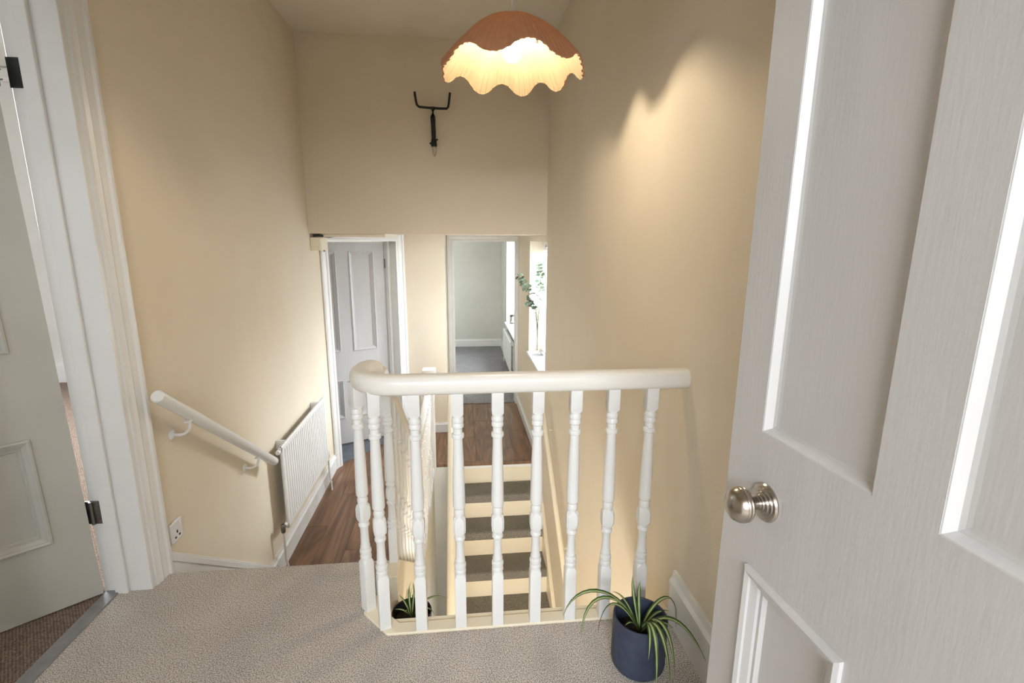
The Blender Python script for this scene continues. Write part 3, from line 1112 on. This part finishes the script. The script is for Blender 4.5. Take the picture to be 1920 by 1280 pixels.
def baluster_mesh(name, z0, z1, hw=.0185, top_block=.09, shear=0.0, bot_block=.20):
    """turned spindle: blocks fixed, turned length scaled"""
    H = z1 - z0
    k_ = (H - top_block - bot_block) / .545
    rings = []
    q = z0
    rings.append(sqring(q, hw, .001))
    q = z0 + bot_block - .012
    rings.append(sqring(q, hw, .0012))
    turned = [(.000, .0165), (.004, .0195), (.012, .0195), (.016, .0165), (.020, .0165), (.024, .0200), (.034, .0200), (.038, .0165), (.044, .0165),
              (.048, .0175), (.055, .0150), (.085, .0140), (.110, .0135), (.122, .0150), (.126, .0185), (.133, .0185), (.137, .0160)]
    base = z0 + bot_block
    for h, r in turned:
        rings.append(rndring(base + h * k_, r))
    for h, hh, ch in ((.144, hw * .9, .012), (.150, hw * 1.04, .008), (.162, hw * 1.10, .006), (.188, hw * 1.10, .006), (.200, hw * 1.04, .008), (.206, hw * .9, .012)):
        rings.append(sqring(base + h * k_, hh, ch))
    for h, r in [(.212, .0165), (.218, .0185), (.226, .0175), (.234, .0150), (.240, .0200), (.250, .0205), (.32, .0195), (.40, .0175), (.470, .0150), (.474, .0150),
                 (.477, .0195), (.483, .0205), (.489, .0195), (.492, .0150), (.508, .0148), (.512, .0190), (.520, .0195), (.526, .0170), (.530, .0195), (.538, .0195), (.545, .0170)]:
        rings.append(rndring(base + h * k_, r))
    rings.append(sqring(z1 - top_block + .012, hw, .0012))
    top = sqring(z1, hw, .001)
    if shear:
        top = [(x, y, z + y * shear) for x, y, z in top]
    rings.append(top)
    mbx = MB()
    vs = [v for r_ in rings for v in r_]
    fs = []
    for j in range(len(rings) - 1):
        for i in range(16):
            i2 = (i + 1) % 16
            fs.append((j * 16 + i, j * 16 + i2, (j + 1) * 16 + i2, (j + 1) * 16 + i))
    fs += [tuple(reversed(range(16))), tuple(range((len(rings) - 1) * 16, len(rings) * 16))]
    mbx.add(vs, fs, 0, True)
    me = bpy.data.meshes.new(name)
    me.from_pydata(mbx.v, [], mbx.f)
    me.materials.append(M['white'])
    for p in me.polygons:
        p.use_smooth = True
    me.set_sharp_from_angle(angle=math.radians(32))
    return me


def place(name, me, loc, parent, rot=0.0):
    o = bpy.data.objects.new(name, me)
    COL.objects.link(o)
    o.parent = parent
    o.location = Vector(loc) - parent.location
    o.rotation_euler = (0, 0, rot)
    return o


# upper landing balustrade
lb = thing('landing_balustrade', (.18, 1.47, 0), 'white turned balustrade across the upper landing in front of the stairwell', 'balustrade')
bm_l = baluster_mesh('baluster', .006, .845)
for i, (x, y, rz) in enumerate([(-.341, 1.578, .75), (-.272, 1.486, .30), (-.146, 1.470, 0), (-.014, 1.469, 0), (.111, 1.469, 0), (.239, 1.470, 0), (.360, 1.468, 0), (.481, 1.466, 0), (.607, 1.465, 0)]):
    place('baluster', bm_l, (x, y, 0), lb, rz)
ZR = .862
arc = [(-.20 - .125 * math.sin(a), 1.595 - .125 * math.cos(a)) for a in [i * math.pi / 2 / 8 for i in range(9)]]
path = [(XR, 1.47, ZR), (.4, 1.47, ZR), (.1, 1.47, ZR)] + [(x, y, ZR) for x, y in arc] + [(-.318, 1.64, ZR + .001), (-.306, 1.672, ZR - .002), (-.298, 1.69, ZR - .010)]
rl = MB()


def rail_sweep(mbx, pts, w_, h_):
    pts = [Vector(p) for p in pts]
    n = len(pts)
    prof = []
    for i in range(20):
        a = 2 * math.pi * i / 20
        c_, s_ = math.cos(a), math.sin(a)
        ex_ = .75
        prof.append((w_ * math.copysign(abs(c_) ** ex_, c_), h_ * math.copysign(abs(s_) ** ex_, s_)))
    vs, fs = [], []
    for k_, p in enumerate(pts):
        t = (pts[min(k_ + 1, n - 1)] - pts[max(k_ - 1, 0)]).normalized()
        sd = t.cross(UP).normalized()
        u2 = sd.cross(t)
        for a, c_ in prof:
            vs.append(p + sd * a + u2 * c_)
    for k_ in range(n - 1):
        for i in range(20):
            i2 = (i + 1) % 20
            fs.append((k_ * 20 + i2, k_ * 20 + i, (k_ + 1) * 20 + i, (k_ + 1) * 20 + i2))
    fs += [tuple(range(20)), tuple(reversed(range((n - 1) * 20, n * 20)))]
    mbx.add(vs, fs, 0, True)


rail_sweep(rl, path, .034, .032)
rl.build('handrail', M['rail'], lb)
kb = MB().prism([(XR, 1.449), (XR, 1.497), (-.225, 1.497), (-.29, 1.565), (-.29, 1.64), (-.356, 1.64), (-.356, 1.553), (-.262, 1.449)], -.05, .006)
kb.build('kerb', M['cream'], lb, bevel=.003)
MB().box((-.30, 1.497, -.26), (XR, 1.52, -.0)).build('apron', M['cream'], lb)

# descending balustrade with its newel
sb = thing('stair_balustrade', (XS, 2.2, -.4), 'white turned balustrade descending the upper steps beside the stairwell', 'balustrade')
zrail = lambda y: .675 - .748 * (y - 1.93)
HS = (zrail(2.0) - .03) - (zstr(2.0) - .004)
bm_s = baluster_mesh('baluster', 0, HS, shear=-.748, hw=.0165, top_block=.10, bot_block=.15)
for i in range(8):
    y = 1.80 + i * .118
    place('baluster', bm_s, (XS + .01, y, zstr(y) - .004), sb)
rl = MB()
rail_sweep(rl, [(-.298, 1.66, ZR - .055), (XS + .004, 1.74, zrail(1.74) + .008), (XS + .006, 1.80, zrail(1.80)), (XS + .01, 2.3, zrail(2.3)), (XS + .01, 2.72, zrail(2.72))], .027, .027)
rl.build('handrail', M['rail'], sb)
nw = MB()
nw.box((XS - .04, 2.70, ZL - .30), (XS + .04, 2.78, .15))
nw.box((XS - .05, 2.69, .15), (XS + .05, 2.79, .175))
nw.build('newel_post', M['white'], sb, bevel=.004)

# guard balustrade on the half landing
gb = thing('half_landing_balustrade', (XS, 3.6, ZL), 'white balustrade along the wooden half landing ending at a capped newel post', 'balustrade')
bm_g = baluster_mesh('baluster', 0, .80, hw=.0165)
for i in range(11):
    place('baluster', bm_g, (XS + .005, 2.90 + i * .124, ZL), gb)
rl = MB()
rail_sweep(rl, [(XS + .005, 2.78, ZL + .825), (XS + .005, 3.5, ZL + .825), (XS + .005, 4.30, ZL + .825)], .03, .028)
rl.build('handrail', M['rail'], gb)
MB().box((XS - .043, 4.295, ZL - .09), (XS + .043, 4.378, .115)).build('newel_post', M['white'], gb, bevel=.004)
MB().box((XS - .056, 4.28, .115), (XS + .060, 4.392, .150)).build('newel_cap', M['white'], gb, bevel=.006)

# ------------------------------------------------------------------ pendant lamp
LX, LY = .196, 1.90
pl = thing('pendant_lamp', (LX, LY, ZC), 'peach pleated scalloped pendant lampshade with a glowing bulb hanging from the ceiling', 'lamp')
lobes = [math.radians(a - 6) for a in (165, 119, 80, 45, 5, 310, 258, 206)]
lobes = sorted(a % (2 * math.pi) for a in lobes)


def lobe(a):
    a %= 2 * math.pi
    n = len(lobes)
    for i in range(n):
        a0 = lobes[i]
        a1 = lobes[(i + 1) % n] + (2 * math.pi if i == n - 1 else 0)
        aa = a if a >= a0 else a + 2 * math.pi
        if a0 <= aa <= a1:
            return math.cos(2 * math.pi * (aa - a0) / (a1 - a0))
    return 1.0


def shade_mesh(inset, pl_amp):
    NA, NR = 288, 16
    vs, fs = [], []
    zt = 2.048
    for j in range(NR + 1):
        t = j / NR
        # dome profile, radius versus drop
        for i in range(NA):
            a = 2 * math.pi * i / NA
            lb_ = lobe(a)
            ext = 1.0 + .095 * lb_
            tt = t
            r = .034 + .216 * tt ** .76
            drop = .164 * tt ** 1.40 + .021 * math.copysign(abs(lb_) ** .8, lb_) * t ** 2.4
            pleat = pl_amp * (1 if i % 4 in (0, 1) else -1) * (.25 + .75 * t)
            rr = r + pleat - inset + .006 * lb_ * t ** 3
            vs.append((LX + rr * math.cos(a), LY + rr * math.sin(a), zt - drop - inset * .6))
    for j in range(NR):
        for i in range(NA):
            i2 = (i + 1) % NA
            fs.append((j * NA + i, j * NA + i2, (j + 1) * NA + i2, (j + 1) * NA + i))
    m = MB()
    m.add(vs, fs, 0, True)
    return m


shade_mesh(0, .0024).build('shade', M['shade'], pl)
shade_mesh(.004, .0032).build('lining', M['lining'], pl)
hem = []
for i in range(289):
    a = 2 * math.pi * i / 288
    lb_ = lobe(a)
    hr_ = .250 + .006 * lb_ - .002
    hem.append((LX + hr_ * math.cos(a), LY + hr_ * math.sin(a), 2.048 - .164 - .021 * math.copysign(abs(lb_) ** .8, lb_)))
MB().tube(hem, .0022, 6, caps=False).build('hem', M['shade'], pl)
MB().lathe([(.030, 2.046), (.032, 2.050), (.028, 2.054), (.012, 2.056)], (LX, LY, 0), 24).build('gallery_ring', M['cream'], pl)
MB().lathe([(.018, 1.985), (.020, 2.0), (.020, 2.04), (.014, 2.065), (.006, 2.075)], (LX, LY, 0), 20).build('lampholder', M['plastic'], pl)
MB().tube([(LX, LY, 2.07), (LX, LY, ZC - .03)], .0035, 8).build('flex', M['plastic'], pl)
MB().lathe([(.045, ZC), (.045, ZC - .012), (.030, ZC - .03), (.008, ZC - .038)], (LX, LY, 0), 24).build('ceiling_rose', M['plastic'], pl)
MB().lathe([(.012, 2.00), (.014, 1.987), (.026, 1.970), (.033, 1.950), (.031, 1.927), (.018, 1.911), (.002, 1.907)], (LX, LY, 0), 24).build('bulb', M['bulb'], pl)
MB().box((LX + .055, LY - .19, 1.905), (LX + .065, LY - .188, 1.925)).build('care_label', M['plastic'], pl)


# ------------------------------------------------------------------ potted spider plants
def strap_leaf(pts, w_, parent, tip=False, twist=0.0):
    pts = [Vector(p) for p in pts]
    n = len(pts)
    mbx = MB()
    vs, fs = [], []
    for k_, p in enumerate(pts):
        t = k_ / (n - 1)
        d = (pts[min(k_ + 1, n - 1)] - pts[max(k_ - 1, 0)]).normalized()
        sd = d.cross(UP)
        if sd.length < .15:
            sd = Vector((math.cos(twist), math.sin(twist), 0))
        sd.normalize()
        up = sd.cross(d).normalized()
        ww = 1.12 * w_ * (.55 + .45 * math.sin(min(1, t * 2.2) * math.pi / 2)) * (1 - max(0, (t - .55) / .45) ** 1.6 * .96)
        for a, h in ((-1, .25), (-.38, .02), (0, -.06), (.38, .02), (1, .25)):
            vs.append(p + sd * a * ww + up * h * ww)
    mi = []
    for k_ in range(n - 1):
        for i in range(4):
            fs.append((k_ * 5 + i, k_ * 5 + i + 1, (k_ + 1) * 5 + i + 1, (k_ + 1) * 5 + i))
            mi.append(1 if i in (1, 2) else 0)
            if tip and k_ >= n - 3:
                mi[-1] = 2
    mbx.add(vs, fs, 0, True)
    mbx.mi = mi
    o = mbx.build('leaf', [M['leafd'], M['leafl'], M['leaftip']], parent)
    return o


def leaf4(p0, p1, p2, p3, n=14):
    p0, p1, p2, p3 = map(Vector, (p0, p1, p2, p3))
    out = []
    for i in range(n):
        t = i / (n - 1)
        out.append((1 - t) ** 3 * p0 + 3 * t * (1 - t) ** 2 * p1 + 3 * t * t * (1 - t) * p2 + t ** 3 * p3)
    return out


PX, PY, PR, PH = .535, 1.265, .082, .170
pp = thing('potted_spider_plant', (PX, PY, 0), 'spider plant in a dark blue ribbed pot on the landing carpet by the right wall', 'plant')
pm = MB()
NA = 96
vs, fs = [], []
prof = [(.0005, 0.0), (PR * .90, 0.0), (PR * .97, .008), (PR, .02), (PR, PH - .003), (PR - .002, PH), (PR - .006, PH), (PR - .008, PH - .004), (PR - .008, .07)]
for j, (r, h) in enumerate(prof):
    for i in range(NA):
        a = 2 * math.pi * i / NA
        rr = r - (.0020 if (i % 2 and 2 < j < 5) else 0)
        vs.append((PX + rr * math.cos(a), PY + rr * math.sin(a), h))
for j in range(len(prof) - 1):
    for i in range(NA):
        i2 = (i + 1) % NA
        fs.append((j * NA + i, j * NA + i2, (j + 1) * NA + i2, (j + 1) * NA + i))
pm.add(vs, fs, 0, True)
pm.build('pot', M['navy'], pp)
MB().lathe([(.002, .112), (.04, .110), (PR - .0085, .104), (PR - .0085, .09)], (PX, PY, 0), 32, caps=False).build('soil', M['soil'], pp)
B0 = Vector((PX, PY - .005, .108))
LV = [  # control 1, control 2, tip, half width
    ((-.05, .02, .16), (-.20, .03, .19), (-.240, .01, .075), .0075),
    ((-.04, .02, .14), (-.17, .05, .16), (-.185, .00, .005), .0070),
    ((-.05, .03, .11), (-.10, .07, .10), (-.115, .06, -.05), .0060),
    ((-.01, .03, .08), (-.015, .05, .12), (-.010, .06, .160), .0050),
    ((.00, .02, .08), (.005, .05, .12), (.010, .045, .150), .0048),
    ((-.02, .02, .06), (-.04, .05, .11), (-.075, .06, .105), .0045),
    ((.04, .03, .10), (.15, .07, .13), (.125, .02, -.01), .0062),
    ((.05, -.01, .09), (.12, -.03, .10), (.172, -.10, -.035), .0080),
    ((.03, .01, .05), (.06, .02, .065), (.10, .02, .055), .0055),
    ((.004, -.04, .13), (.005, -.13, .13), (.005, -.128, -.085), .0070),
    ((.012, -.04, .13), (.03, -.13, .13), (.045, -.135, -.09), .0070),
    ((.02, -.03, .13), (.055, -.11, .13), (.060, -.125, -.05), .0065),
    ((.003, -.03, .11), (.00, -.09, .11), (-.015, -.108, .01), .0060),
    ((-.02, -.01, .05), (-.04, -.02, .07), (-.06, -.03, .06), .0045),
    ((.02, -.02, .06), (.04, -.05, .10), (.075, -.07, .07), .0050),
]
for i, (c1, c2, tp, ww) in enumerate(LV):
    strap_leaf(leaf4(B0, B0 + Vector(c1), B0 + Vector(c2), B0 + Vector(tp)), ww, pp, tip=(i == 2), twist=i)

QX, QY = -.195, 1.60
pq = thing('potted_spider_plant', (QX, QY, -.21), 'small spider plant in a black pot on a ledge just beyond the balusters', 'plant')
MB().lathe([(.0005, -.20), (.058, -.20), (.072, -.045), (.072, -.040), (.068, -.040), (.066, -.046), (.060, -.10)], (QX, QY, 0), 40, caps=False).build('pot', M['dark'], pq)
MB().lathe([(.001, -.072), (.063, -.075), (.062, -.09)], (QX, QY, 0), 28, caps=False).build('soil', M['soil'], pq)
B1 = Vector((QX, QY, -.075))
for i, (c1, c2, tp, ww) in enumerate([
    ((-.01, .01, .07), (-.012, .02, .11), (.000, .02, .145), .0045),
    ((.005, .01, .07), (.012, .015, .11), (.006, .02, .140), .0045),
    ((.02, .0, .06), (.07, .01, .11), (.135, .02, .06), .0045),
    ((.02, .0, .05), (.07, .0, .07), (.085, .0, .00), .0045),
    ((-.01, .0, .05), (-.03, .01, .08), (-.045, .015, .095), .0050),
    ((-.01, -.01, .04), (-.03, -.01, .06), (-.06, -.01, .055), .0045),
    ((.01, -.01, .04), (.03, -.01, .07), (.055, .01, .075), .0045),
    ((-.005, -.02, .05), (-.01, -.035, .08), (-.02, -.045, .07), .0045),
]):
    strap_leaf(leaf4(B1, B1 + Vector(c1), B1 + Vector(c2), B1 + Vector(tp)), ww, pq, twist=i)
struct(MB().box((-.275, 1.52, -.235), (-.10, 1.70, -.205)).build('trim_ledge', M['cream'], bevel=.004), 'cream ledge below the landing kerb')

# ------------------------------------------------------------------ vase with eucalyptus on the hall sill
VX, VY, VZ = .785, 4.93, .118
va = thing('glass_vase', (VX, VY, VZ), 'tall slim clear glass vase on the hall window sill', 'vase')
MB().lathe([(.0005, 0), (.062, 0), (.062, .004), (.05, .012), (.030, .04), (.020, .10), (.016, .20), (.016, .34), (.022, .42), (.040, .48), (.052, .50), (.050, .50), (.038, .478), (.020, .42), (.0135, .34), (.0135, .20), (.0165, .10), (.024, .05), (.0005, .035)], (VX, VY, VZ), 28, caps=False).build('body', M['pane'], va)


def leaf_disc(mbx, c, nrm, r, up):
    nrm = Vector(nrm).normalized()
    ex_ = nrm.cross(Vector(up))
    if ex_.length < .01:
        ex_ = nrm.orthogonal()
    ex_.normalize()
    ey_ = nrm.cross(ex_)
    c = Vector(c)
    ring = [c + ex_ * math.cos(a) * r + ey_ * math.sin(a) * r * .8 + nrm * .12 * r * math.cos(2 * a) for a in [i * math.pi / 4 for i in range(8)]]
    mbx.add([c - nrm * .1 * r] + ring, [(0, i + 1, (i + 1) % 8 + 1) for i in range(8)], 0, True)


def sprig(label, pts, n, size, start=.45):
    t = thing('eucalyptus_sprig', pts[0], label, 'branch')
    P4 = leaf4(*pts, n=24)
    MB().tube(P4, .0028, 6).build('stem', M['stem'], t)
    for i in range(n):
        u = start + (1 - start) * i / (n - 1)
        k_ = min(22, int(u * 23))
        p = P4[k_]
        d = (P4[k_ + 1] - P4[max(0, k_ - 1)]).normalized()
        for s_ in (-1, 1):
            sd = d.cross(Vector((math.cos(i * 1.3), math.sin(i * 1.3), .4))).normalized()
            r = size * (1.15 - .5 * u) * random.uniform(.85, 1.2)
            l = MB()
            c_ = p + sd * s_ * r * 1.0
            leaf_disc(l, c_, d * .7 + Vector((random.uniform(-.5, .5), -.5, random.uniform(0, .6))), r, sd)
            l.build('leaf', M['euc'], t)


v0 = Vector((VX, VY, VZ))
sprig('eucalyptus sprig leaning left out of the glass vase', (v0 + Vector((.004, .004, .05)), v0 + Vector((0, 0, .5)), v0 + Vector((-.07, .0, .66)), v0 + Vector((-.21, .02, .83))), 12, .036, .45)
sprig('eucalyptus sprig standing upright in the glass vase', (v0 + Vector((-.004, -.004, .05)), v0 + Vector((0, 0, .5)), v0 + Vector((.06, .02, .70)), v0 + Vector((.00, .02, .95))), 13, .036, .48)
sprig('short eucalyptus sprig drooping at the rim of the glass vase', (v0 + Vector((0, .004, .05)), v0 + Vector((0, 0, .55)), v0 + Vector((-.06, -.02, .68)), v0 + Vector((-.11, -.02, .50))), 7, .032, .58)
for i, (dx, dy, dz, rr, lab) in enumerate(((-.055, -.02, .60, .055, 'left of the three'), (.025, -.03, .625, .058, 'right of the three'), (-.015, -.05, .545, .052, 'lowest of the three'))):
    fl = thing('white_flower', v0 + Vector((dx, dy, dz)), 'white flower head in the glass vase, ' + lab, 'flower', 'white flowers in the vase')
    cc = v0 + Vector((dx, dy, dz))
    for k_ in range(12):
        a = k_ * 2.4
        el = -.5 + 1.6 * (k_ / 12)
        d = Vector((math.cos(a) * math.cos(el), math.sin(a) * math.cos(el), math.sin(el)))
        q = MB()
        leaf_disc(q, cc + d * rr * .6, d + Vector((0, 0, .3)), rr * .55, (0, 0, 1))
        q.build('petal', M['petal'], fl)
    MB().tube([cc - Vector((0, 0, .01)), v0 + Vector((dx * .15, dy * .15, .42)), v0 + Vector((0, 0, .06))], .002, 6).build('stem', M['leafd'], fl)

# candle jar on the far sill
cj = thing('candle_jar', (.88, 8.30, -.13), 'small black and silver candle jar on the far room sill', 'jar')
MB().lathe([(.0005, 0), (.038, 0), (.040, .004), (.040, .145), (.037, .145), (.036, .02)], (.88, 8.30, -.13), 24, caps=False).build('jar', M['dark'], cj)
MB().lathe([(.0405, .02), (.0408, .022), (.0408, .120), (.0405, .122)], (.88, 8.30, -.13), 24, caps=False).build('band', M['metal'], cj)
